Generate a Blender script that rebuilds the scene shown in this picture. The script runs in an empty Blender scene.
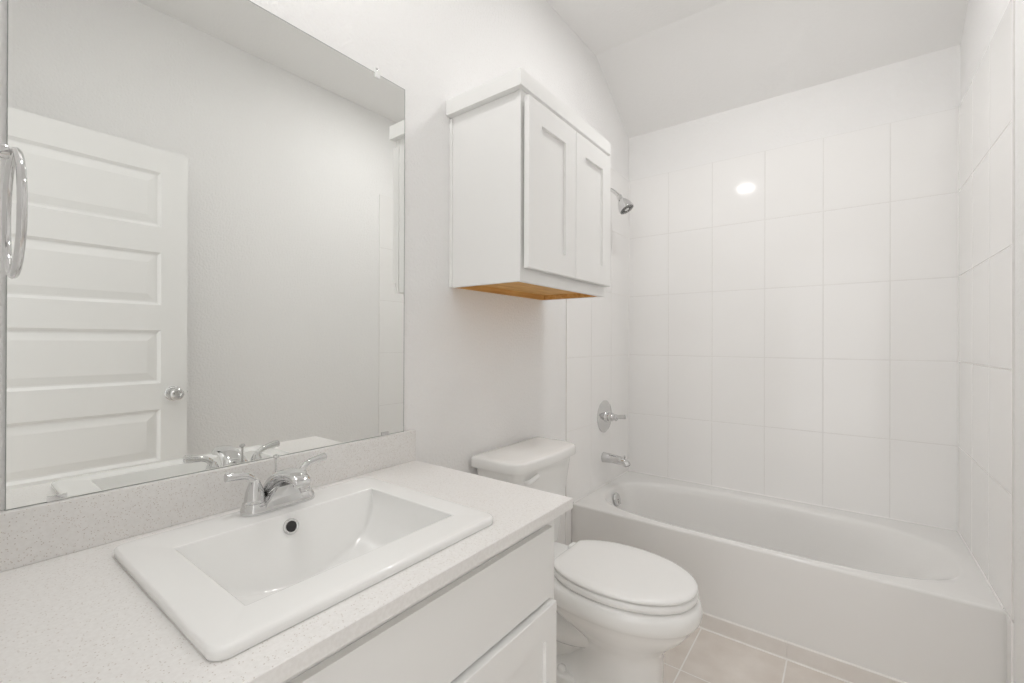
import bpy, bmesh, math, random
from mathutils import Vector, Matrix
random.seed(7)
PI = math.pi
sc = bpy.context.scene
C = sc.collection

# ------------------------------------------------------------------ camera, world, exposure
CAM = Vector((1.1316, 0.0, 1.2165))
YAW, PITCH, ROLL, FPX = .6441, .0013, .0031, 446.2384
F = Vector((-math.sin(YAW)*math.cos(PITCH), math.cos(YAW)*math.cos(PITCH), math.sin(PITCH)))
R0 = Vector((math.cos(YAW), math.sin(YAW), 0)); U0 = R0.cross(F)
RR = R0*math.cos(ROLL) + U0*math.sin(ROLL); UU = -R0*math.sin(ROLL) + U0*math.cos(ROLL)
cd = bpy.data.cameras.new('camera'); cam = bpy.data.objects.new('camera', cd); C.objects.link(cam)
cam.matrix_world = Matrix(((RR.x, UU.x, -F.x, CAM.x), (RR.y, UU.y, -F.y, CAM.y), (RR.z, UU.z, -F.z, CAM.z), (0, 0, 0, 1)))
cd.sensor_width = 36; cd.sensor_fit = 'HORIZONTAL'; cd.lens = 36*FPX/1024; cd.clip_start = .01
sc.camera = cam

w = bpy.data.worlds.new('world'); sc.world = w; w.use_nodes = True
w.node_tree.nodes['Background'].inputs[0].default_value = (1.0, .99, .98, 1)
w.node_tree.nodes['Background'].inputs[1].default_value = 2.05
LIGHT_ROOM = 76.0      # ceiling lamp over the vanity end
LIGHT_TUB = 90.0       # ceiling lamp between toilet and tub
sc.view_settings.view_transform = 'Standard'; sc.view_settings.look = 'None'
sc.view_settings.exposure = 0.04; sc.view_settings.gamma = 1.0; sc.view_settings.use_curve_mapping = False
sc.cycles.max_bounces = 18; sc.cycles.diffuse_bounces = 12; sc.cycles.glossy_bounces = 8
sc.cycles.caustics_reflective = True; sc.cycles.sample_clamp_indirect = 6.0

# ------------------------------------------------------------------ materials
def mat(name, col, rough=.5, metal=0., spec=.5, coat=0.):
    m = bpy.data.materials.new(name); m.use_nodes = True
    b = m.node_tree.nodes['Principled BSDF']
    b.inputs['Base Color'].default_value = (*col, 1); b.inputs['Roughness'].default_value = rough
    b.inputs['Metallic'].default_value = metal; b.inputs['Specular IOR Level'].default_value = spec
    b.inputs['Coat Weight'].default_value = coat
    return m
def N(m, t, **kw):
    n = m.node_tree.nodes.new(t)
    for k, v in kw.items():
        if k in n.inputs: n.inputs[k].default_value = v
        else: setattr(n, k, v)
    return n
def L(m, a, b): m.node_tree.links.new(a, b)
def bsdf(m): return m.node_tree.nodes['Principled BSDF']
def coords(m):
    return N(m, 'ShaderNodeTexCoord').outputs['Object']
def bump(m, scale, strength, dist=.002, detail=3):
    no = N(m, 'ShaderNodeTexNoise', Scale=scale, Detail=detail, Roughness=.55)
    bu = N(m, 'ShaderNodeBump', Strength=strength, Distance=dist)
    L(m, coords(m), no.inputs['Vector']); L(m, no.outputs['Fac'], bu.inputs['Height']); L(m, bu.outputs['Normal'], bsdf(m).inputs['Normal'])
def mottle(m, c1, c2, scale, lo=.35, hi=.65, detail=4):
    no = N(m, 'ShaderNodeTexNoise', Scale=scale, Detail=detail); L(m, coords(m), no.inputs['Vector'])
    r = N(m, 'ShaderNodeValToRGB'); r.color_ramp.elements[0].position = lo; r.color_ramp.elements[1].position = hi
    r.color_ramp.elements[0].color = (*c1, 1); r.color_ramp.elements[1].color = (*c2, 1)
    L(m, no.outputs['Fac'], r.inputs['Fac']); L(m, r.outputs['Color'], bsdf(m).inputs['Base Color'])
    return r

M = {}
M['wall'] = mat('wall_paint', (.87, .867, .863), .75, spec=.25); bump(M['wall'], 110, .55, .005, 3)
M['ceiling'] = mat('ceiling_paint', (.87, .867, .862), .85, spec=.2); bump(M['ceiling'], 80, .3, .004, 3)
M['tile'] = mat('glazed_wall_tile', (.80, .79, .778), .09, spec=.32)
M['grout'] = mat('wall_grout', (.815, .806, .792), .8)
M['caulk'] = mat('white_caulk', (.88, .872, .86), .5); bump(M['caulk'], 30, .03, .001)
M['cabinet'] = mat('white_cabinet_paint', (.85, .85, .84), .38, spec=.4); bump(M['cabinet'], 40, .03, .001)
M['trim'] = mat('white_trim_paint', (.85, .85, .84), .4, spec=.4); bump(M['trim'], 40, .03, .001)
M['china'] = mat('glazed_china', (.86, .86, .848), .06, spec=.5, coat=.3); bump(M['china'], 6, .01, .001)
M['tub'] = mat('tub_enamel', (.81, .804, .792), .14, spec=.5); bump(M['tub'], 5, .02, .001)
M['plastic'] = mat('white_plastic', (.86, .86, .85), .18, spec=.5); bump(M['plastic'], 8, .01, .001)
M['chrome'] = mat('chrome', (.70, .70, .70), .04, metal=1.); 
M['dark'] = mat('dark_hole', (.03, .03, .03), .5)
M['nozzle'] = mat('dark_rubber_nozzles', (.09, .09, .09), .5)
M['mirror'] = mat('mirror_silvering', (.895, .905, .89), 0., metal=1.)
M['clear'] = mat('clear_plastic', (.86, .87, .86), .12, spec=.5)
for k in ('chrome', 'mirror', 'dark', 'clear', 'nozzle'):      # faint procedural variation keeps these surfaces from being perfectly even
    b = bsdf(M[k]); c = tuple(b.inputs['Base Color'].default_value)[:3]
    mottle(M[k], tuple(x*.99 for x in c), c, 3)
mottle(M['tile'], (.888, .882, .874), (.903, .898, .89), 2.2, .3, .7, 2)
bump(M['tile'], 9, .02, .001, 1)
M['wood'] = mat('raw_plywood', (.62, .36, .13), .6, spec=.3)
def plywood():
    m = M['wood']; mp = N(m, 'ShaderNodeMapping'); mp.inputs['Scale'].default_value = (30, 3, 30)
    L(m, coords(m), mp.inputs['Vector'])
    no = N(m, 'ShaderNodeTexNoise', Scale=2.0, Detail=5); L(m, mp.outputs['Vector'], no.inputs['Vector'])
    r = N(m, 'ShaderNodeValToRGB'); r.color_ramp.elements[0].color = (.56, .29, .085, 1); r.color_ramp.elements[1].color = (.74, .46, .17, 1)
    r.color_ramp.elements[0].position = .3; r.color_ramp.elements[1].position = .7
    L(m, no.outputs['Fac'], r.inputs['Fac']); L(m, r.outputs['Color'], bsdf(m).inputs['Base Color'])
plywood()
M['quartz'] = mat('speckled_quartz', (.76, .74, .715), .28, spec=.45)
def quartz():
    m = M['quartz']; co = coords(m)
    v = N(m, 'ShaderNodeTexVoronoi', Scale=330.); L(m, co, v.inputs['Vector'])
    n2 = N(m, 'ShaderNodeTexNoise', Scale=160., Detail=2); L(m, co, n2.inputs['Vector'])
    rb = N(m, 'ShaderNodeValToRGB'); rb.color_ramp.elements[0].position = .38; rb.color_ramp.elements[1].position = .62
    rb.color_ramp.elements[0].color = (.79, .777, .76, 1); rb.color_ramp.elements[1].color = (.825, .814, .80, 1)
    L(m, n2.outputs['Fac'], rb.inputs['Fac'])
    sep = N(m, 'ShaderNodeSeparateColor'); L(m, v.outputs['Color'], sep.inputs['Color'])
    sel = N(m, 'ShaderNodeMath', operation='GREATER_THAN'); sel.inputs[1].default_value = .80; L(m, sep.outputs['Red'], sel.inputs[0])
    near = N(m, 'ShaderNodeMath', operation='LESS_THAN'); near.inputs[1].default_value = .32; L(m, v.outputs['Distance'], near.inputs[0])
    k = N(m, 'ShaderNodeMath', operation='MULTIPLY'); L(m, sel.outputs[0], k.inputs[0]); L(m, near.outputs[0], k.inputs[1])
    sc_ = N(m, 'ShaderNodeValToRGB'); sc_.color_ramp.elements[0].color = (.56, .515, .475, 1); sc_.color_ramp.elements[1].color = (.70, .66, .62, 1)
    L(m, sep.outputs['Green'], sc_.inputs['Fac'])
    mx = N(m, 'ShaderNodeMix', data_type='RGBA'); L(m, k.outputs[0], mx.inputs['Factor']); L(m, rb.outputs['Color'], mx.inputs['A']); L(m, sc_.outputs['Color'], mx.inputs['B'])
    L(m, mx.outputs['Result'], bsdf(m).inputs['Base Color'])
quartz()
M['floor_tile'] = mat('beige_floor_tile', (.52, .46, .41), .38, spec=.4)
mottle(M['floor_tile'], (.69, .635, .585), (.79, .745, .70), 9, .3, .72, 6)
M['base_tile'] = mat('pale_base_tile', (.70, .66, .62), .35); mottle(M['base_tile'], (.74, .705, .67), (.79, .76, .73), 9)
M['floor_grout'] = mat('floor_grout', (.90, .885, .86), .8)
for k in ('grout', 'floor_grout'):
    c = tuple(bsdf(M[k]).inputs['Base Color'].default_value)[:3]; mottle(M[k], tuple(x*.96 for x in c), c, 30)
M['lamp'] = mat('lit_lamp_lens', (.9, .9, .9), .5)
def lamp_mat(name, strength):
    m = bpy.data.materials.new(name); m.use_nodes = True; b = m.node_tree.nodes['Principled BSDF']
    b.inputs['Base Color'].default_value = (.9, .9, .9, 1); b.inputs['Emission Color'].default_value = (1, .985, .972, 1); b.inputs['Emission Strength'].default_value = strength
    return m

# ------------------------------------------------------------------ mesh helpers
class MB:
    def __init__(s): s.v = []; s.f = []
    def add(s, vs, fs):
        o = len(s.v); s.v += [tuple(p) for p in vs]; s.f += [tuple(i+o for i in f) for f in fs]; return s
    def bm(s, bm):
        bm.verts.index_update(); s.add([v.co[:] for v in bm.verts], [[v.index for v in f.verts] for f in bm.faces]); bm.free(); return s
    def box(s, a, b, r=0., seg=2):
        bm = bmesh.new(); bmesh.ops.create_cube(bm, size=1)
        for v in bm.verts: v.co = Vector([(a[i]+b[i])/2 + v.co[i]*(b[i]-a[i]) for i in range(3)])
        if r: bmesh.ops.bevel(bm, geom=bm.edges[:], offset=r, segments=seg, affect='EDGES', profile=.5)
        return s.bm(bm)
    def poly(s, pts, vec, r=0.):
        bm = bmesh.new(); f = bm.faces.new([bm.verts.new(p) for p in pts])
        e = bmesh.ops.extrude_face_region(bm, geom=[f])
        for v in e['geom']:
            if isinstance(v, bmesh.types.BMVert): v.co += Vector(vec)
        bmesh.ops.recalc_face_normals(bm, faces=bm.faces)
        if r: bmesh.ops.bevel(bm, geom=bm.edges[:], offset=r, segments=2, affect='EDGES', profile=.5)
        return s.bm(bm)
    def loft(s, loops, cap0=True, cap1=True, close=True):
        n = len(loops[0]); fs = []
        for k in range(len(loops)-1):
            for i in range(n if close else n-1):
                j = (i+1) % n; fs.append((k*n+i, k*n+j, (k+1)*n+j, (k+1)*n+i))
        if cap0: fs.append(tuple(reversed(range(n))))
        if cap1: fs.append(tuple((len(loops)-1)*n+i for i in range(n)))
        return s.add([p for l in loops for p in l], fs)
    def lathe(s, prof, org, axis=(0, 0, 1), n=40, cap=True):
        ax = Vector(axis).normalized(); q = Vector((0, 0, 1)).rotation_difference(ax); loops = []
        for r, h in prof:
            loops.append([Vector(org) + q @ Vector((max(r, 1e-5)*math.cos(2*PI*i/n), max(r, 1e-5)*math.sin(2*PI*i/n), h)) for i in range(n)])
        return s.loft(loops, cap, cap)
    def tube(s, pts, rad, n=16, closed=False, flat=1., up=(0, 0, 1), cap=True):
        pts = [Vector(p) for p in pts]; m = len(pts)
        rads = rad if isinstance(rad, (list, tuple)) else [rad]*m
        loops = []; prev = None
        for i, p in enumerate(pts):
            t = (pts[(i+1) % m]-pts[i-1]) if closed else (pts[min(i+1, m-1)]-pts[max(i-1, 0)])
            t.normalize()
            if prev is None:
                u = Vector(up); u = u - t*u.dot(t)
                if u.length < 1e-3: u = Vector((1, 0, 0)); u = u - t*u.dot(t)
            else: u = prev - t*prev.dot(t)
            u.normalize(); prev = u; b = t.cross(u)
            r = rads[i]; ra, rb = (r if isinstance(r, tuple) else (r, r*flat))
            loops.append([p + b*ra*math.cos(2*PI*k/n) + u*rb*math.sin(2*PI*k/n) for k in range(n)])
        if closed: loops.append(loops[0])
        return s.loft(loops, cap and not closed, cap and not closed)

def spline(pts, n=8):
    P = [Vector(p) for p in pts]; out = []
    for i in range(len(P)-1):
        a, b, c, d = P[max(i-1, 0)], P[i], P[i+1], P[min(i+2, len(P)-1)]
        for k in range(n):
            t = k/n
            out.append(.5*((2*b) + (c-a)*t + (2*a-5*b+4*c-d)*t*t + (3*b-a-3*c+d)*t**3))
    return out + [P[-1]]

def root_of(o):
    while o.parent: o = o.parent
    return o
def obj(name, mb, m, parent=None, angle=35, smooth=True, origin=None):
    off = root_of(parent).location if parent else Vector(origin or (0, 0, 0))
    me = bpy.data.meshes.new(name); me.from_pydata([Vector(p)-off for p in mb.v], [], mb.f); me.validate()
    bm = bmesh.new(); bm.from_mesh(me); bmesh.ops.remove_doubles(bm, verts=bm.verts, dist=1e-5)
    bmesh.ops.recalc_face_normals(bm, faces=bm.faces); bm.to_mesh(me); bm.free()
    if smooth:
        me.polygons.foreach_set('use_smooth', [True]*len(me.polygons)); me.set_sharp_from_angle(angle=math.radians(angle))
    for mm in (m if isinstance(m, list) else [m]): me.materials.append(mm)
    o = bpy.data.objects.new(name, me); C.objects.link(o)
    if smooth and angle <= 35:
        wn = o.modifiers.new('weighted_normals', 'WEIGHTED_NORMAL'); wn.keep_sharp = True; wn.weight = 100; wn.mode = 'FACE_AREA'
    if parent: o.parent = parent
    else: o.location = off
    return o
def thing(name, loc, label, cat, group=None):
    o = bpy.data.objects.new(name, None); C.objects.link(o); o.location = loc; o.empty_display_size = .1
    o['label'] = label; o['category'] = cat
    if group: o['group'] = group
    return o
def struct(o, label=None, cat=None):
    o['kind'] = 'structure'
    if label: o['label'] = label
    if cat: o['category'] = cat
    return o

# ------------------------------------------------------------------ room measures
WX = 1.530                      # right wall face
YB = 2.760                      # back wall face
TL, TR, TB = .006, 1.524, 2.7527  # tile faces: left, right, back
ZC, YS, ZS = 2.827, 2.281, 2.537   # flat ceiling, start of slope, slope height at the back wall
ZR = .390                       # tub rim
YA = 2.018                      # tub apron
PITCHZ, PITCHX = .3735, .2585
TY0 = 1.958                     # front edge of wall tile
ZTOP = ZR + 5*PITCHZ

# floor: grid of tiles over a grout bed
def tile_field(mb, o, ua, va, us, vs, nrm, gap=.003, thick=.006, r=.0012):
    """tiles between the grid lines us x vs, in the plane through o spanned by ua and va"""
    ua, va, nrm = Vector(ua), Vector(va), Vector(nrm); o = Vector(o)
    for i in range(len(us)-1):
        for j in range(len(vs)-1):
            p = o + ua*(us[i]+gap/2) + va*(vs[j]+gap/2); q = o + ua*(us[i+1]-gap/2) + va*(vs[j+1]-gap/2) + nrm*thick
            a = [min(p[k], q[k]) for k in range(3)]; b = [max(p[k], q[k]) for k in range(3)]
            if min(b[k]-a[k] for k in range(3)) > .003: mb.box(a, b, r, 2)

g = MB().box((-.1, -1.5, -.1), (WX+.1, YB+.1, -.0008))
fl = struct(obj('floor', g, M['floor_grout']), 'beige square ceramic tile floor with pale grout lines', 'floor')
ft = MB()
xs = [-.0] + [.637 + .3115*k for k in range(-2, 3)] + [WX]; xs = sorted(x for x in xs if 0 <= x <= WX)
ys = [YA - .312*k for k in range(0, 12)][::-1]
tile_field(ft, (0, 0, -.006), (1, 0, 0), (0, 1, 0), xs, ys, (0, 0, 1), .005, .006, .001)
obj('tiles', ft, M['floor_tile'], fl)

def side_pts(x):
    return [(x, -.0, 0), (x, YB, 0), (x, YB, ZS+.01), (x, YS, ZC+.01), (x, 0, ZC+.01)]
struct(obj('wall_left', MB().poly(side_pts(0), (-.1, 0, 0)), M['wall']), 'off-white textured wall behind mirror, toilet and cabinet', 'wall')
struct(obj('wall_right', MB().poly(side_pts(WX), (.1, 0, 0)), M['wall']), 'off-white textured wall on the door side', 'wall')
struct(obj('wall_back', MB().box((-.1, YB, 0), (WX+.1, YB+.1, ZS+.02)), M['wall']), 'off-white wall above the tub tile', 'wall')
DX0, DX1, DZ = .62, 1.405, 2.10
wf = MB().box((-.1, -.115, 0), (DX0, 0, ZC)).box((DX1, -.115, 0), (WX+.1, 0, ZC)).box((DX0, -.115, DZ), (DX1, 0, ZC))
struct(obj('wall_front', wf, M['wall']), 'off-white wall holding the towel ring and the doorway', 'wall')
cl = MB().poly([(-.1, -.115, ZC-.037), (-.1, YS, ZC), (-.1, YB+.1, ZS-.1*(ZC-ZS)/(YB-YS)), (-.1, YB+.1, ZC+.1), (-.1, -.115, ZC+.1)], (WX+.2, 0, 0))
struct(obj('ceiling', cl, M['ceiling'], smooth=False), 'white textured ceiling sloping down to the tub wall', 'ceiling')

# wall tile round the tub
vz = [ZR+.002] + [ZR + PITCHZ*k for k in range(1, 6)]
bx = [TL-.001, .257, .5076, .774, 1.034, 1.2935, TR+.001]
def tiles(name, face, us, ua, nrm, org, label, legs=()):
    mb = MB(); gr = MB()
    tile_field(mb, org, ua, (0, 0, 1), us, vz, nrm, .0032, .0062, .0016)
    o = Vector(org); q = o + Vector(ua)*us[-1] + Vector((0, 0, vz[-1])) + Vector(nrm)*.0052; p = o + Vector(ua)*us[0] + Vector((0, 0, vz[0]))
    gr.box([min(p[k], q[k]) for k in range(3)], [max(p[k], q[k]) for k in range(3)])
    for (a, b) in legs: mb.box(a, b, .0016)
    ob = struct(obj(name, gr, M['grout']), label, 'tile'); obj('tiles', mb, M['tile'], ob)
tiles('wall_tile_back', None, bx, (1, 0, 0), (0, -1, 0), (0, YB-.001, 0), 'white glazed tile behind the length of the tub')
sy = [TY0, TY0+.01+PITCHX, TY0+.01+2*PITCHX, TB-.0005]
tiles('wall_tile_left', None, sy, (0, 1, 0), (1, 0, 0), (-.0002, 0, 0), 'white glazed tile behind shower head, valve and spout', [((-.0002, TY0, .001), (TL, YA-.010, ZR-.002))])
tiles('wall_tile_right', None, sy, (0, 1, 0), (-1, 0, 0), (WX+.0002, 0, 0), 'white glazed tile at the far end of the tub from the fixtures', [((TR, TY0, .001), (WX+.0002, YA-.010, ZR-.002))])
for nm, pts in (('wall_tile_left', [[(TL, TB, ZR), (TL, TB, ZTOP)], [(TL, YA+.012, ZR+.001), (TL, TB, ZR+.001)]]), ('wall_tile_right', [[(TR, TB, ZR), (TR, TB, ZTOP)], [(TR, YA+.012, ZR+.001), (TR, TB, ZR+.001)]]), ('wall_tile_back', [[(TL, TB, ZR+.001), (TR, TB, ZR+.001)]])):
    mb = MB()
    for p in pts: mb.tube(p, .0042, 8)
    obj('caulk', mb, M['caulk'], bpy.data.objects[nm])
# tile base along the tub apron, with a bead of caulk on top
tb = MB()
bxs = [.008] + [x for x in xs if .02 < x < WX-.02] + [WX-.008]
for a, b in zip(bxs, bxs[1:]): tb.box((a+.0004, YA-.009, .001), (b-.0004, YA-.001, .063), .001)
t1 = struct(obj('trim_1', tb, M['base_tile']), 'low beige tile base strip along the foot of the tub', 'trim')
obj('caulk', MB().tube([(.008, YA-.0035, .0635), (WX-.008, YA-.0035, .0635)], .0045, 8), M['floor_grout'], t1)
obj('grout_joint', MB().tube([(.008, YA-.010, .0005), (WX-.008, YA-.010, .0005)], .0042, 8), M['floor_grout'], t1)
struct(obj('baseboard_left', MB().box((0, .975, 0), (.012, TY0-.002, .085), .003), M['trim']), 'white baseboard behind the toilet', 'baseboard')
struct(obj('baseboard_right', MB().box((WX-.012, .01, 0), (WX, TY0-.002, .085), .003), M['trim']), 'white baseboard under the door side wall', 'baseboard')
# unseen walls added outside the doorway to narrow the light coming through it
struct(obj('wall_light_block_left', MB().box((.42, -1.5, 0), (.52, -.116, 2.44)), M['wall']), 'unseen off-white wall added outside the doorway to block light, vanity side', 'wall')
struct(obj('wall_light_block_right', MB().box((1.45, -1.5, 0), (1.55, -.116, 2.44)), M['wall']), 'unseen off-white wall added outside the doorway to block light, door side', 'wall')
# jamb lining the doorway
jb = MB().box((DX0, -.115, 0), (DX0+.018, -.002, DZ), .001).box((DX1-.018, -.115, 0), (DX1, -.002, DZ), .001).box((DX0+.018, -.115, DZ-.018), (DX1-.018, -.002, DZ), .001)
struct(obj('trim_2', jb, M['trim']), 'white jamb lining the doorway', 'trim')

# ------------------------------------------------------------------ door, open against the right wall (seen in the mirror)
XD, DY0, DY1, DZ0, DZ1 = 1.350, .02, .757, .014, 2.077
door = struct(thing('door_1', (XD+.035, DY0, 0), 'white five-panel door standing open beside the right wall', 'door'))
def panel_door():
    mb = MB(); pans = [(1.727, 1.973), (1.377, 1.613), (1.027, 1.265), (.680, .910), (.250, .570)]
    ya, yb = DY0+.1, DY1-.1
    for face, sgn in ((XD, 1), (XD+.035, -1)):
        zs = [DZ0] + [z for p in pans[::-1] for z in p] + [DZ1]
        def quad(y0, y1, z0, z1): mb.add([(face, y0, z0), (face, y1, z0), (face, y1, z1), (face, y0, z1)], [(0, 1, 2, 3)])
        for k in range(len(zs)-1):
            quad(DY0, ya, zs[k], zs[k+1]); quad(yb, DY1, zs[k], zs[k+1])
            if k % 2 == 0: quad(ya, yb, zs[k], zs[k+1])
        for z0, z1 in pans:
            loops = []
            for off, dep in ((0, 0), (.004, .004), (.012, .010), (.018, .010), (.047, .003), (.049, .0026)):
                x = face + sgn*dep
                loops.append([(x, ya+off, z0+off), (x, yb-off, z0+off), (x, yb-off, z1-off), (x, ya+off, z1-off)])
            mb.loft(loops, False, True)
    for (p, q) in (((DY0, DZ0), (DY0, DZ1)), ((DY0, DZ1), (DY1, DZ1)), ((DY1, DZ1), (DY1, DZ0)), ((DY1, DZ0), (DY0, DZ0))):
        mb.add([(XD, p[0], p[1]), (XD, q[0], q[1]), (XD+.035, q[0], q[1]), (XD+.035, p[0], p[1])], [(0, 1, 2, 3)])
    return mb
obj('slab', panel_door(), M['trim'], door, angle=12)
KY, KZ = DY1-.053, .977
for s, x in ((-1, XD), (1, XD+.035)):
    k = obj('knob', MB().lathe([(.010, 0), (.010, .020), (.013, .028), (.024, .036), (.0275, .047), (.026, .056), (.020, .061), (.013, .0615), (.011, .059), (0, .059)], (x, KY, KZ), (s, 0, 0)), M['chrome'], door)
    obj('rosette', MB().lathe([(.033, 0), (.033, .004), (.028, .009), (.012, .012)], (x, KY, KZ), (s, 0, 0)), M['chrome'], k)
obj('latch', MB().box((XD+.006, DY1-.0005, KZ-.028), (XD+.029, DY1+.0012, KZ+.028), .0005).lathe([(.006, 0), (.006, .006), (.003, .009)], (XD+.0175, DY1, KZ), (0, 1, 0), 12), M['chrome'], door)
for z in (.25, 1.05, 1.85):
    obj('hinge', MB().lathe([(.006, 0), (.006, .09)], (XD-.004, DY0-.006, z-.045), n=14).box((XD-.002, DY0-.002, z-.045), (XD+.03, DY0+.0005, z+.045)), M['chrome'], door)

# ------------------------------------------------------------------ vanity cabinet
VY1 = .944; VX = .555; VZ = .8095
van = thing('vanity_cabinet', (.28, .48, 0), 'white shaker vanity cabinet under the speckled countertop', 'cabinet')
VF = .796
bd = MB().box((.004, .003, .10), (VX, .021, VF), .001).box((.004, VY1-.018, .10), (VX, VY1, VF), .001).box((.004, .020, .10), (VX, VY1-.017, .118))
bd.box((.004, .020, .118), (.012, VY1-.017, VZ)).box((VX-.019, .0205, .118), (VX, VY1-.0175, VF), .0005)
bd.box((VX-.034, .006, VF-.01), (VX-.0195, VY1-.006, VZ-.0002)).box((.02, VY1-.017, VF-.01), (VX-.034, VY1-.006, VZ-.0002)).box((.02, .006, VF-.01), (VX-.034, .017, VZ-.0002))
bd.box((.02, .01, .001), (VX-.075, VY1-.005, .10))
obj('body', bd, M['cabinet'], van)
def shaker(x0, x1, y0, y1, z0, z1, st, rl, dep=.008, ch=.004):
    """door whose face looks along +X, with a recessed flat panel"""
    bm = bmesh.new()
    def ring(x, iy, iz): return [bm.verts.new((x, y, z)) for y, z in ((y0+iy, z0+iz), (y1-iy, z0+iz), (y1-iy, z1-iz), (y0+iy, z1-iz))]
    e = .0016
    rings = [ring(x0, 0, 0), ring(x1-e, 0, 0), ring(x1, e, e), ring(x1, st, rl), ring(x1-dep, st+ch*.4, rl+ch*.4)]
    bm.faces.new(rings[0][::-1]); bm.faces.new(rings[-1])
    for a, b in zip(rings, rings[1:]):
        for i in range(4): bm.faces.new((a[i], a[(i+1) % 4], b[(i+1) % 4], b[i]))
    return MB().bm(bm)
obj('drawer_front', MB().box((VX+.0005, .045, .612), (VX+.0155, .912, .777), .0012), M['cabinet'], van)
for y0, y1 in ((.045, .4715), (.4745, .910)):
    obj('door', shaker(VX+.0085, VX+.0285, y0, y1, .125, .605, .047, .07), M['cabinet'], van, angle=20)

# ------------------------------------------------------------------ countertop with backsplash
CZ, CX1, CY1 = .8352, .595, .9655
top = thing('countertop', (.3, .48, VZ), 'white speckled quartz countertop holding the drop-in sink', 'countertop')
SX0, SX1, SY0, SY1 = .083, .541, .207, .737
ct = MB()
ho = [(SX0+.03, SY0+.03), (SX1-.03, SY0+.03), (SX1-.03, SY1-.03), (SX0+.03, SY1-.03)]
ou = [(.002, .003), (CX1, .003), (CX1, CY1), (.002, CY1)]
def rect_in(pts, d):
    return [(pts[0][0]+d, pts[0][1]+d), (pts[1][0]-d, pts[1][1]+d), (pts[2][0]-d, pts[2][1]-d), (pts[3][0]+d, pts[3][1]-d)]
z0 = CZ-.0255; loops = []
for pts, z in ((ho, z0), (rect_in(ou, .001), z0), (ou, z0+.001), (ou, CZ-.0015), (rect_in(ou, .0015), CZ), (ho, CZ), (ho, z0)): loops.append([(p[0], p[1], z) for p in pts])
ct.loft(loops, False, False)
obj('slab', ct, M['quartz'], top, angle=30)
BSZ = .9312
obj('backsplash', MB().box((.0015, .003, CZ+.0002), (.0205, CY1, BSZ), .0012), M['quartz'], top, angle=30)

# ------------------------------------------------------------------ sink
def rrect(x0, x1, y0, y1, r, z, n=6):
    out = []
    for cx, cy, a0 in ((x1-r, y1-r, 0), (x0+r, y1-r, PI/2), (x0+r, y0+r, PI), (x1-r, y0+r, 1.5*PI)):
        for k in range(n+1):
            a = a0 + PI/2*k/n; out.append((cx+r*math.cos(a), cy+r*math.sin(a), z))
    return out
SZ = CZ + .0165
sink = thing('sink', (.31, .474, CZ), 'white rectangular drop-in sink set in the countertop', 'sink')
BX0, BX1, BY0, BY1 = .184, .466, .274, .680
sk = MB()
def out(d, z): return rrect(SX0+d, SX1-d, SY0+d, SY1-d, max(.022-d*.5, .004), z)
lo = [out(.030, CZ-.02), out(.030, CZ+.0005), out(.0015, CZ+.0005), out(0, CZ+.003)]
for k in range(0, 7):
    a = PI/2*k/6; lo.append(out(.006*(1-math.cos(a)), SZ-.006+.006*math.sin(a)))
lo.append(out(.020, SZ-.0002))
def inn(d, z): return rrect(BX0-d, BX1+d, BY0-d, BY1+d, .001+max(d, 0), z)
lo += [inn(.004, SZ), inn(.0018, SZ-.0003), inn(.0005, SZ-.0011), inn(-.0002, SZ-.0022)]
sk.loft(lo, False, False)
ZT = SZ-.002; DEP = .128; yc = (BY0+BY1)/2; ha = (BY1-BY0)/2
def profile(d, wv):
    """x-z section through the trough: back top edge, down, floor, up to the front top edge, corners rounded"""
    xb, xf = BX0+.052*wv, BX1-.075*wv
    P = [Vector((BX0, 0)), Vector((xb, -d)), Vector((xf, -d)), Vector((BX1, 0))]
    rb = min(.010, d*.45+1e-5); rf = min(.05, d*.6+1e-5); o = []
    def corner(a, b, c, r, n):
        u = (a-b).normalized(); v = (c-b).normalized(); p, q = b+u*r, b+v*r
        return [p*(1-t)**2 + b*2*t*(1-t) + q*t*t for t in [k/n for k in range(n+1)]]
    c1 = corner(P[0], P[1], P[2], rb, 7); c2 = corner(P[1], P[2], P[3], rf, 7)
    for k in range(8): o.append(P[0].lerp(c1[0], k/8))
    o += c1
    for k in range(1, 8): o.append(c1[-1].lerp(c2[0], k/8))
    o += c2
    for k in range(1, 7): o.append(c2[-1].lerp(P[3], k/6))
    return o
NT = 44; loops = []
for i in range(NT+1):
    th = PI*i/NT; wv = math.sin(th)**.92
    loops.append([(p.x, yc-ha*math.cos(th), ZT+p.y) for p in profile(DEP*wv, wv)])
sk.loft(loops, False, False, close=False)
obj('basin', sk, M['china'], sink, angle=50)
# overflow ring on the sloping back of the basin
ox = BX0+.0135; on = Vector((1, 0, .40)).normalized(); oc = Vector((.1945, .4738, .8262))
ovf = obj('overflow_ring', MB().lathe([(.0105, -.001), (.0112, .0022), (.0135, .0034), (.0158, .0026), (.0165, 0), (.0165, -.004)], oc, on, 32, False), M['chrome'], sink)
obj('overflow_hole', MB().lathe([(0, .0016), (.0108, .0016), (.0108, -.003), (0, -.003)], oc, on, 24), M['dark'], ovf)
dz = ZT-DEP
obj('drain', MB().lathe([(.024, .0005), (.024, .003), (.020, .005), (.017, .004), (.017, .007), (.010, .009), (0, .0095)], (.30, yc, dz), n=32), M['chrome'], sink)

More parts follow.
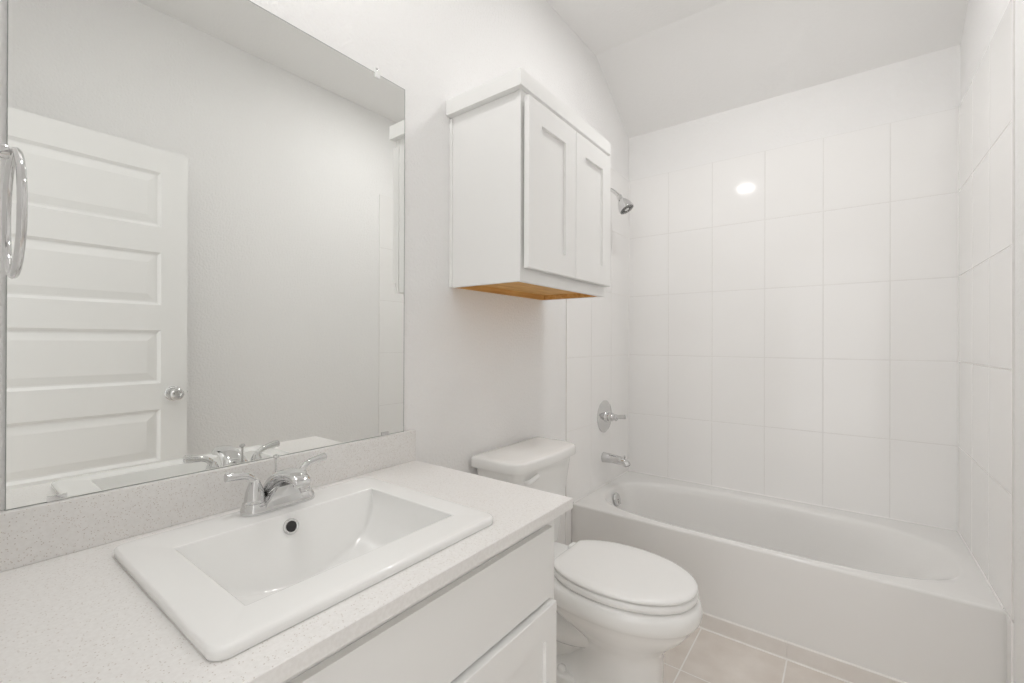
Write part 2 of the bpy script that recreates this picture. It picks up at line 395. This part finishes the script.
# ------------------------------------------------------------------ faucet
FX, FY, FZ = .122, .484, SZ+.0003
fau = thing('faucet', (FX, FY, FZ), 'chrome two-handle faucet on the back ledge of the sink', 'faucet')
def stadium(hx, hy, z, n=12):
    o = []
    for k in range(n+1): a = -PI/2 + PI*k/n; o.append((FX+hx*math.cos(a-PI/2+PI/2+0)*1.0, 0, 0))
    o = []
    for k in range(n+1):
        a = PI*k/n; o.append((FX+hx*math.cos(a), FY+hy-hx+hx*math.sin(a), z))
    for k in range(n+1):
        a = PI+PI*k/n; o.append((FX+hx*math.cos(a), FY-hy+hx+hx*math.sin(a), z))
    return o
HB = .0508
base = MB().loft([stadium(.0265, .0785, FZ), stadium(.0268, .079, FZ+.003), stadium(.0262, .078, FZ+.009), stadium(.024, .0755, FZ+.016), stadium(.021, .0725, FZ+.020), stadium(.012, .063, FZ+.0215)])
obj('base', base, M['chrome'], fau)
# spout: wide hood that rises from the base and leans out over the basin
sp = MB()
def hood(cx, cz, wy, wt, tilt, n=28, e=2.6):
    """one cross-section: wy half width along Y, wt half thickness, tilted in the X-Z plane"""
    o = []; t = Vector((math.sin(tilt), 0, math.cos(tilt)))
    for k in range(n):
        a = 2*PI*k/n; c, s_ = math.cos(a), math.sin(a)
        y = wy*math.copysign(abs(c)**(2/e), c); h = wt*math.copysign(abs(s_)**(2/e), s_)
        o.append(Vector((cx, FY+y, cz)) + t*h)
    return o
st = [(.100, .010, .040, .012, -1.3), (.104, .024, .037, .014, -1.05), (.112, .040, .033, .016, -.85), (.125, .055, .029, .0165, -.6), (.143, .067, .0255, .016, -.38), (.163, .0745, .023, .0145, -.2),
      (.184, .0775, .0215, .013, -.02), (.203, .0765, .0205, .0115, .15), (.216, .073, .0195, .0095, .35), (.2235, .0685, .018, .007, .6), (.226, .0655, .015, .005, .8)]
sp.loft([hood(a, FZ+b, c, d, t) for a, b, c, d, t in st])
# trapezoid skirt under the hood, facing the basin
sp.poly([(FX+.0245, FY-.044, FZ+.006), (FX+.0245, FY+.044, FZ+.006), (FX+.036, FY+.019, FZ+.052), (FX+.036, FY-.019, FZ+.052)], (-.03, 0, 0), .002)
obj('spout', sp, M['chrome'], fau, angle=40)
obj('aerator', MB().lathe([(.0105, 0), (.0105, .008), (.006, .010)], (.2055, FY, FZ+.059), (.10, 0, 1), 20), M['chrome'], fau)
for s in (-1, 1):
    hy = FY + s*HB
    h = obj('handle', MB().lathe([(.0250, .004), (.0250, .010), (.0240, .019), (.0228, .0215), (.0205, .0225), (.0205, .0245), (.0198, .032), (.0172, .045), (.0135, .056), (.0108, .063), (.0075, .069), (0, .071)], (FX-.002, hy, FZ), n=36), M['chrome'], fau)
    pts = spline([(FX-.002, hy-s*.001, FZ+.056), (FX-.002, hy+s*.0035, FZ+.0695), (FX-.002, hy+s*.016, FZ+.0795), (FX-.001, hy+s*.034, FZ+.0838), (FX+.001, hy+s*.0565, FZ+.0868)], 7)
    n_ = len(pts); rad = []
    for k in range(n_):
        q_ = k/(n_-1); r_ = .0088 - .0020*math.sin(PI*min(1, q_*1.15)) + .0006*q_; rad.append((r_, r_*.98))
    tip = pts[-1]; pts += [tip+Vector((0, s*.0012, .0001)), tip+Vector((0, s*.0016, .0001))]; rad += [(.0082, .0080), (.0060, .0060)]
    obj('lever', MB().tube(pts, rad, 18, up=(0, -s, .3)), M['chrome'], h)
lr = obj('lift_rod', MB().lathe([(.0026, 0), (.0026, .088), (.0032, .0885)], (.094, FY+.006, FZ+.012), n=14), M['chrome'], fau)
obj('knob', MB().lathe([(.0030, 0), (.0062, .002), (.0068, .0045), (.0060, .0075), (.0035, .009), (0, .0094)], (.094, FY+.006, FZ+.098), n=20), M['chrome'], lr)

# ------------------------------------------------------------------ wall mirror
MY0, MY1, MZ0, MZ1 = .0893, .9265, .9330, 2.0165
mir = thing('wall_mirror', (0, .51, MZ0), 'large frameless rectangular mirror above the backsplash', 'mirror')
mg = MB(); e = .0002
lp = []
for x, d in ((.0006, 0), (.0050, 0), (.0062, e), ):
    lp.append([(x, MY0+d, MZ0+d), (x, MY1-d, MZ0+d), (x, MY1-d, MZ1-d), (x, MY0+d, MZ1-d)])
mg.loft(lp)
obj('glass', mg, M['mirror'], mir, smooth=False)
M['glass_edge'] = mat('ground_glass_edge', (.34, .36, .345), .35); mottle(M['glass_edge'], (.32, .34, .325), (.37, .39, .375), 40)
ed = 0.0016
for nm, a, b in (('edge', (.0004, MY1, MZ0), (.0064, MY1+ed, MZ1+ed)), ('edge', (.0004, MY0-ed, MZ1), (.0064, MY1, MZ1+ed)), ('edge', (.0004, MY0-ed, MZ0-ed), (.0064, MY1+ed, MZ0)), ('edge', (.0004, MY0-.0006, MZ0), (.0060, MY0, MZ1))):
    obj(nm, MB().box(a, b), M['glass_edge'], mir, smooth=False)
c = obj('clip', MB().box((.0005, .815, MZ1-.012), (.0105, .832, MZ1+.010), .002).box((.0005, .817, MZ1+.004), (.005, .830, MZ1+.022), .002), M['clear'], mir); c['label'] = 'clear plastic clip on the top edge'
obj('screw', MB().lathe([(.0042, 0), (.0042, .0012), (.002, .002)], (.005, .8235, MZ1+.0145), (1, 0, 0), 14), M['chrome'], c)
for y in (.150, .855):
    c = obj('clip', MB().box((.0065, y-.013, MZ0-.001), (.0082, y+.013, MZ0+.009), .0005), M['chrome'], mir); c['label'] = 'small metal clip on the bottom edge'

# ------------------------------------------------------------------ towel ring on the front wall
RX, RY, RZ, RRAD = .345, .0675, 1.366, .0722
tr = thing('towel_ring', (RX, 0, RZ+RRAD), 'chrome towel ring hanging on the wall beside the mirror', 'towel ring')
pz = RZ+RRAD-.001
obj('mount', MB().lathe([(.026, .0005), (.026, .005), (.022, .010), (.013, .014), (.0095, .022), (.0085, .056), (.0085, .0615), (.0070, .0640), (0, .0645)], (RX, 0, pz), (0, 1, 0), 32), M['chrome'], tr)
obj('ring', MB().tube([(RX+RRAD*math.sin(2*PI*k/64), RY, RZ+RRAD*math.cos(2*PI*k/64)) for k in range(64)], .0042, 16, True, up=(0, 1, 0)), M['chrome'], tr)

# ------------------------------------------------------------------ wall cabinet over the toilet
AY0, AY1, AZ0, AZ1, AX = 1.134, 1.7525, 1.4095, 2.012, .311
wc = thing('wall_cabinet', (.15, 1.44, AZ0), 'white two-door shaker cabinet hung above the toilet', 'cabinet')
cb = MB()
t = .016
cb.box((.001, AY0+.003, AZ0), (AX-.018, AY0+.003+t, AZ1), .0008)           # side panels
cb.box((.001, AY1-.003-t, AZ0), (AX-.018, AY1-.003, AZ1), .0008)
cb.box((.001, AY0+t, AZ0+.0245), (AX-.018, AY1-t, AZ0+.040))               # floor panel, set up inside the sides
cb.box((.001, AY0+t, AZ1-.02), (AX-.018, AY1-t, AZ1))
cb.box((.001, AY0+t, AZ0+.04), (.008, AY1-t, AZ1-.02))
obj('body', cb, M['cabinet'], wc)
obj('scribe_strip', MB().box((.0008, AY0-.0025, AZ0+.0005), (.014, AY0+.0032, AZ1-.005), .0008), M['cabinet'], wc)
ff = MB()
ff.box((AX-.018, AY0, AZ0-.0005), (AX, AY0+.04, AZ1), .0008).box((AX-.018, AY1-.04, AZ0-.0005), (AX, AY1, AZ1), .0008)
ff.box((AX-.018, AY0+.039, AZ0-.0005), (AX-.0003, AY1-.039, AZ0+.05), .0008).box((AX-.018, AY0+.039, AZ1-.05), (AX-.0003, AY1-.039, AZ1), .0008)
obj('face_frame', ff, M['cabinet'], wc)
u = MB()                                                                   # bare plywood seen from below
u.box((.0165, AY0+.0192, AZ0+.0215), (AX-.0197, AY1-.0192, AZ0+.0243))
u.box((.001, AY0+.0192, AZ0+.0015), (.0165, AY1-.0192, AZ0+.0243))
u.box((AX-.0197, AY0+.0205, AZ0+.0015), (AX-.0181, AY1-.0205, AZ0+.0215))
u.box((.0167, AY0+.0191, AZ0+.0015), (AX-.0197, AY0+.0206, AZ0+.0215)).box((.0167, AY1-.0206, AZ0+.0015), (AX-.0197, AY1-.0191, AZ0+.0215))
uo = obj('underside', u, M['wood'], wc); uo['label'] = 'bare golden plywood underside'
for y0, y1 in ((1.1435, 1.4435), (1.4463, 1.742)):
    obj('door', shaker(AX+.008, AX+.027, y0, y1, 1.4505, 1.9905, .072, .072, .010), M['cabinet'], wc, angle=20)
obj('door_bumper', MB().box((AX, AY0+.05, 1.47), (AX+.008, AY0+.06, 1.48)), M['clear'], wc)
cr = MB().box((.001, AY0-.020, 2.0125), (AX+.0155, AY1+.0165, 2.0660), .0022)
obj('crown_board', cr, M['cabinet'], wc)

# ------------------------------------------------------------------ toilet
TY = 1.466
toi = thing('toilet', (.40, TY, 0), 'white two-piece elongated toilet between the vanity and the tub', 'toilet')
def egg(xb, xt, xc, hw, z, pf=2.1, pb=2.8, n=56, cut=None):
    o = []
    for k in range(n):
        a = 2*PI*k/n; c_, s_ = math.cos(a), math.sin(a); p = pf if c_ > 0 else pb; ln = (xt-xc) if c_ > 0 else (xc-xb)
        x = xc + ln*math.copysign(abs(c_)**(2/p), c_); y = hw*math.copysign(abs(s_)**(2/p), s_)
        if cut is not None: x = max(x, cut)
        o.append((x, TY+y, z))
    return o
bw = MB()
bw.loft([egg(.14, .665, .40, .118, .0005, 2.4, 3.2), egg(.14, .668, .40, .120, .012, 2.4, 3.2), egg(.15, .660, .40, .114, .030, 2.4, 3), egg(.24, .652, .50, .103, .055, 2.3, 2.4), egg(.31, .648, .52, .099, .09, 2.2, 2.3),
         egg(.36, .648, .53, .098, .13, 2.2, 2.2), egg(.37, .650, .53, .100, .17, 2.2, 2.2), egg(.36, .655, .53, .105, .20, 2.2, 2.2), egg(.33, .668, .52, .118, .222, 2.2, 2.3), egg(.29, .694, .50, .138, .252, 2.2, 2.4), egg(.25, .722, .49, .157, .276, 2.1, 2.5),
         egg(.24, .741, .49, .169, .302, 2.1, 2.6), egg(.235, .751, .49, .175, .320, 2.1, 2.7), egg(.23, .760, .49, .182, .329, 2.1, 2.8), egg(.23, .767, .49, .187, .338, 2.1, 2.8), egg(.23, .7705, .49, .189, .350, 2.1, 2.8), egg(.23, .7695, .49, .1885, .370, 2.1, 2.8), egg(.23, .763, .49, .185, .384, 2.1, 2.8), egg(.235, .752, .49, .176, .3925, 2.1, 2.8), egg(.24, .742, .49, .166, .394, 2.1, 2.8)])
bw.loft([rrect(.13, .52, TY-.050, TY+.050, .03, .02), rrect(.15, .52, TY-.046, TY+.046, .03, .15), rrect(.10, .50, TY-.06, TY+.06, .03, .25), rrect(.08, .40, TY-.07, TY+.07, .03, .30)])
# trapway bulge and rear foot
for s in (-1, 1):
    prof = [(.062*math.sin(PI*k/16)**.8, -.17*math.cos(PI*k/16)) for k in range(17)]
    bw.lathe(prof, (.34, TY+s*.030, .185), (.95, 0, .18), 28)
bw.loft([rrect(.10, .40, TY-.118, TY+.118, .05, .0005), rrect(.10, .40, TY-.118, TY+.118, .05, .045), rrect(.105, .39, TY-.112, TY+.112, .05, .055), rrect(.12, .38, TY-.10, TY+.10, .05, .058)])
# deck that carries the tank
bw.loft([rrect(.06, .30, TY-.075, TY+.075, .03, .26), rrect(.05, .34, TY-.10, TY+.10, .03, .33), rrect(.04, .36, TY-.118, TY+.118, .03, .372), rrect(.04, .36, TY-.120, TY+.120, .03, .386), rrect(.045, .355, TY-.116, TY+.116, .03, .3935)])
obj('bowl', bw, M['china'], toi, angle=50)
for s in (-1, 1):
    obj('bolt_cap', MB().lathe([(.015, 0), (.0155, .004), (.0135, .012), (.008, .017), (0, .0185)], (.325, TY+s*.092, .056), n=24), M['plastic'], toi)
seat_args = dict(cut=.283, pf=2.05, pb=2.25)
def ring(d, z, **k): return egg(.255+d, .757-d, .50, .180-d, z, **{**seat_args, **k})
se = MB().loft([ring(.004, .3965), ring(.000, .400), ring(-.002, .408), ring(.000, .4165), ring(.005, .4205), ring(.010, .421)])
obj('seat', se, M['plastic'], toi, angle=50)
ld = MB().loft([ring(.008, .4235, cut=.290), ring(.0015, .4255, cut=.290), ring(0, .4295, cut=.290), ring(.0015, .4340, cut=.290), ring(.006, .4375, cut=.292), ring(.013, .4395, cut=.297), ring(.04, .4415, cut=.315), ring(.09, .4425, cut=.35), ring(.14, .443, cut=.4)])
obj('lid', ld, M['plastic'], toi, angle=50)
for s in (-1, 1):
    obj('hinge', MB().box((.262, TY+s*.075-.022, .3945), (.300, TY+s*.075+.022, .428), .007, 3), M['plastic'], toi)
def bowed(x0, x1, hw, z, r, bow, n=8):
    pts = [p for p in rrect(x0, x1, TY-hw, TY+hw, r, z, n)]; bk = rrect(x0, x1, TY-hw, TY+hw, r*.35, z, n); o = []
    pts = pts[:n+1] + bk[n+1:3*(n+1)] + pts[3*(n+1):]
    dense = []
    for i, p in enumerate(pts):
        q = pts[(i+1) % len(pts)]; dense.append(p)
        if i % (n+1) == n:
            for k in range(1, 8): dense.append(tuple(p[j]+(q[j]-p[j])*k/8 for j in range(3)))
    for p in dense:
        f = max(0, (p[0]-x0)/(x1-x0)); o.append((p[0] + bow*f*(1-((p[1]-TY)/hw)**2), p[1] - .007, z))
    return o
tk = MB().loft([bowed(.034, .165, .155, .3950, .03, .010), bowed(.030, .172, .163, .40, .035, .012), bowed(.026, .188, .182, .56, .035, .014), bowed(.022, .204, .200, .70, .045, .016), bowed(.020, .209, .206, .7525, .045, .016)])
obj('tank', tk, M['china'], toi, angle=50)
tl = MB().loft([bowed(.016, .217, .217, .7530, .05, .018), bowed(.0095, .2245, .2245, .7540, .056, .018), bowed(.008, .226, .226, .757, .058, .018), bowed(.008, .226, .226, .7835, .058, .018), bowed(.0092, .2248, .2248, .7878, .057, .018), bowed(.0125, .2215, .2215, .7910, .056, .018), bowed(.018, .216, .216, .7928, .054, .018), bowed(.04, .194, .194, .7942, .05, .016), bowed(.07, .16, .16, .7948, .035, .012)])
obj('tank_lid', tl, M['china'], toi, angle=50)
lv = obj('flush_lever', MB().tube(spline([(.206, TY-.158, .7135), (.222, TY-.160, .714), (.228, TY-.150, .7165), (.2305, TY-.122, .724), (.2305, TY-.104, .7285)], 6), [(.008, .008)]*6 + [(.0065, .0095)]*19, 14).lathe([(.014, 0), (.014, .006), (.010, .010)], (.203, TY-.158, .7135), (1, 0, 0), 20), M['plastic'], toi)
lv['label'] = 'white flush lever'

# ------------------------------------------------------------------ bathtub
tub = thing('bathtub', (.765, 2.385, 0), 'white alcove bathtub with a plain apron, along the tiled back wall', 'bathtub')
X0, X1, Y0, Y1 = .0015, WX-.0015, YA, YB-.0015
cx, cyy = .765, 2.371
ang = [2*PI*k/128 for k in range(128)] + [math.atan2(y-cyy, x-cx) % (2*PI) for x in (X0, X1) for y in (Y0, Y1)]
ang = sorted(ang)
def rect_loop(d, z, front_only=True):
    o = []
    x0, x1, y0, y1 = X0, X1, Y0+d, Y1
    for a in ang:
        c_, s_ = math.cos(a), math.sin(a); ts = []
        if c_ > 1e-9: ts.append((x1-cx)/c_)
        if c_ < -1e-9: ts.append((x0-cx)/c_)
        if s_ > 1e-9: ts.append((Y1-cyy)/s_)
        if s_ < -1e-9: ts.append((Y0-cyy)/s_)
        t_ = min(ts); x, y = cx+c_*t_, cyy+s_*t_
        o.append((x, max(y, y0), z))
    return o
def opening(xa, xb, ya, yb, z, nn=3.2, nf=2.5, xm=cx, ym=cyy):
    o = []
    for a in ang:
        c_, s_ = math.cos(a), math.sin(a); p = nf if s_ > 0 else nn
        la = (xb-xm) if c_ > 0 else (xm-xa); lb = (yb-ym) if s_ > 0 else (ym-ya)
        # equal-angle superellipse, so the loops stay aligned with the outer rectangle
        r = (abs(c_/la)**p + abs(s_/lb)**p)**(-1/p)
        o.append((xm+c_*r, ym+s_*r, z))
    return o
tbm = MB(); lo = [rect_loop(.010, .002), rect_loop(.010, .0015)]
lo = [rect_loop(0, .0015), rect_loop(0, ZR-.010)]
for k in range(1, 6):
    a = PI/2*k/5; lo.append(rect_loop(.010*(1-math.cos(a)), ZR-.010+.010*math.sin(a)))
A, B_, Cc, D_ = .062, 1.470, 2.068, 2.668
for d, z in ((-.026, ZR), (-.014, ZR-.0010), (-.004, ZR-.0040), (.004, ZR-.0095), (.0095, ZR-.018)):
    lo.append(opening(A+d, B_-d*1.6, Cc+d, D_-d, z))
lo += [opening(A+.020, B_-.075, Cc+.014, D_-.014, ZR-.045), opening(A+.034, B_-.130, Cc+.022, D_-.022, ZR-.10), opening(A+.050, B_-.19, Cc+.032, D_-.032, ZR-.17), opening(A+.064, B_-.25, Cc+.042, D_-.042, ZR-.235),
       opening(A+.078, B_-.30, Cc+.053, D_-.053, ZR-.275), opening(A+.095, B_-.35, Cc+.072, D_-.072, ZR-.302), opening(A+.125, B_-.40, Cc+.10, D_-.10, ZR-.315), opening(A+.20, B_-.48, Cc+.16, D_-.16, ZR-.320), opening(A+.40, B_-.62, Cc+.25, D_-.25, ZR-.322)]
tbm.loft(lo, False, True)
obj('shell', tbm, M['tub'], tub, angle=50)
ov = obj('overflow_plate', MB().lathe([(.036, 0), (.0365, .004), (.033, .010), (.022, .0135), (.010, .0135), (.008, .012), (0, .012)], (.0905, 2.372, .331), (1, 0, .25), 36), M['chrome'], tub)
obj('trip_lever', MB().tube([(.104, 2.372, .336), (.114, 2.372, .321), (.116, 2.372, .311)], [.003, .003, .0036], 10), M['chrome'], ov)
obj('drain', MB().lathe([(.032, 0), (.032, .003), (.026, .005), (.020, .004), (.018, .010), (0, .012)], (.40, 2.37, ZR-.321), n=32), M['chrome'], tub)

# ------------------------------------------------------------------ shower fittings on the left tile
FYW = 2.383
sv = thing('shower_valve', (TL, FYW+.008, .788), 'chrome round shower valve with a lever handle, above the tub spout', 'valve')
vo = (TL+.0003, FYW+.008, .788)
obj('escutcheon', MB().lathe([(.092, 0), (.092, .003), (.088, .007), (.070, .011), (.048, .014), (.034, .015), (.030, .024), (.026, .027), (0, .027)], vo, (1, 0, 0), 48), M['chrome'], sv)
hd = obj('handle', MB().lathe([(.0235, .027), (.0245, .030), (.0245, .048), (.021, .056), (.0175, .060), (.0175, .066), (.020, .069), (.020, .076), (.015, .081), (0, .082)], vo, (1, 0, 0), 36), M['chrome'], sv)
obj('lever', MB().tube([(.070, FYW+.008, .790), (.095, FYW+.006, .7935), (.118, FYW+.004, .796), (.134, FYW+.003, .7975), (.138, FYW+.003, .798)], [.011, .0115, .0125, .013, .010], 18), M['chrome'], hd)
ts = thing('tub_spout', (TL, FYW, .552), 'chrome tub spout over the end of the bathtub', 'spout')
pts = spline([(TL+.0003, FYW, .5535), (.022, FYW, .5535), (.060, FYW, .5525), (.100, FYW, .550), (.128, FYW, .546), (.144, FYW, .538), (.150, FYW, .527)], 6)
n_ = len(pts); rad = []
for i in range(n_):
    q = i/(n_-1); r = .030 - .0075*min(1, q*1.25); rad.append((r, r*(1-.10*q)))
obj('body', MB().tube(pts, rad, 28, up=(0, 0, 1)), M['chrome'], ts, angle=60)
obj('outlet', MB().lathe([(0, .0012), (.0160, .0012), (.0160, -.003), (0, -.003)], (.1504, FYW, .5255), (.35, 0, -1), 24), M['nozzle'], ts)
obj('diverter_knob', MB().lathe([(.003, 0), (.003, .010), (.006, .013), (.0068, .017), (.005, .021), (0, .022)], (.134, FYW, .560), (.15, 0, 1), 18), M['chrome'], ts)
sh = thing('shower', (TL, FYW, 2.115), 'chrome shower head on a short bent arm, high on the tiled wall', 'shower head')
arm = [(TL+.0003, FYW, 2.104), (.025, FYW, 2.101), (.055, FYW, 2.086), (.080, FYW, 2.063), (.098, FYW, 2.042)]
ao = obj('arm', MB().tube(spline(arm, 8), .0105, 18, up=(0, 1, 0)), M['chrome'], sh)
obj('flange', MB().lathe([(.030, 0), (.030, .003), (.022, .009), (.012, .012)], (TL+.0003, FYW, 2.104), (1, 0, 0), 32), M['chrome'], ao)
hx = Vector((.50, 0, -.87)).normalized(); ho_ = Vector((.095, FYW, 2.047))
he = obj('head', MB().lathe([(.0125, 0), (.016, .004), (.016, .020), (.0135, .023), (.0145, .028), (.022, .034), (.031, .050), (.038, .068), (.0425, .086), (.0437, .096), (.0425, .099), (.038, .098), (.038, .094), (0, .094)], ho_, hx, 40), M['chrome'], sh)
fp = ho_ + hx*.0942
fo = obj('spray_face', MB().lathe([(.0375, 0), (.0375, .0025), (.016, .004), (.015, .002), (.0145, .002)], fp, hx, 36, False), M['nozzle'], he)
q = Vector((0, 0, 1)).rotation_difference(hx)
nz = MB()
for rr, cnt in ((.0325, 20), (.025, 14)):
    for k in range(cnt): nz.lathe([(.0016, 0), (.0013, .003), (0, .0032)], fp + q @ Vector((rr*math.cos(2*PI*k/cnt), rr*math.sin(2*PI*k/cnt), .0028)), hx, 6)
obj('nozzles', nz, M['clear'], fo)
obj('center_cap', MB().lathe([(.0145, 0), (.0145, .004), (.012, .006), (0, .0065)], fp, hx, 28), M['chrome'], he)

# ------------------------------------------------------------------ ceiling lamps
def lamp(x, y, rad, strength, label):
    ZC_ = ZC - .0155*(YS-y) - .0015; t_ = thing('ceiling_light', (x, y, ZC_), label, 'ceiling light')
    obj('trim_ring', MB().lathe([(rad+.018, 0), (rad+.018, .004), (rad+.008, .012), (rad, .013), (rad, .002)], (x, y, ZC_), (0, 0, -1), 48, False), M['trim'], t_)
    obj('lens', MB().lathe([(rad-.0005, 0), (rad-.0005, .008), (rad*.8, .011), (rad*.4, .0125), (0, .013)], (x, y, ZC_-.0005), (0, 0, -1), 40), lamp_mat('lamp_lens', strength), t_)
lamp(.301, .4555, .078, LIGHT_ROOM, 'round white ceiling lamp above the vanity')
lamp(.80, 1.76, .088, LIGHT_TUB, 'round white ceiling lamp in front of the tub')
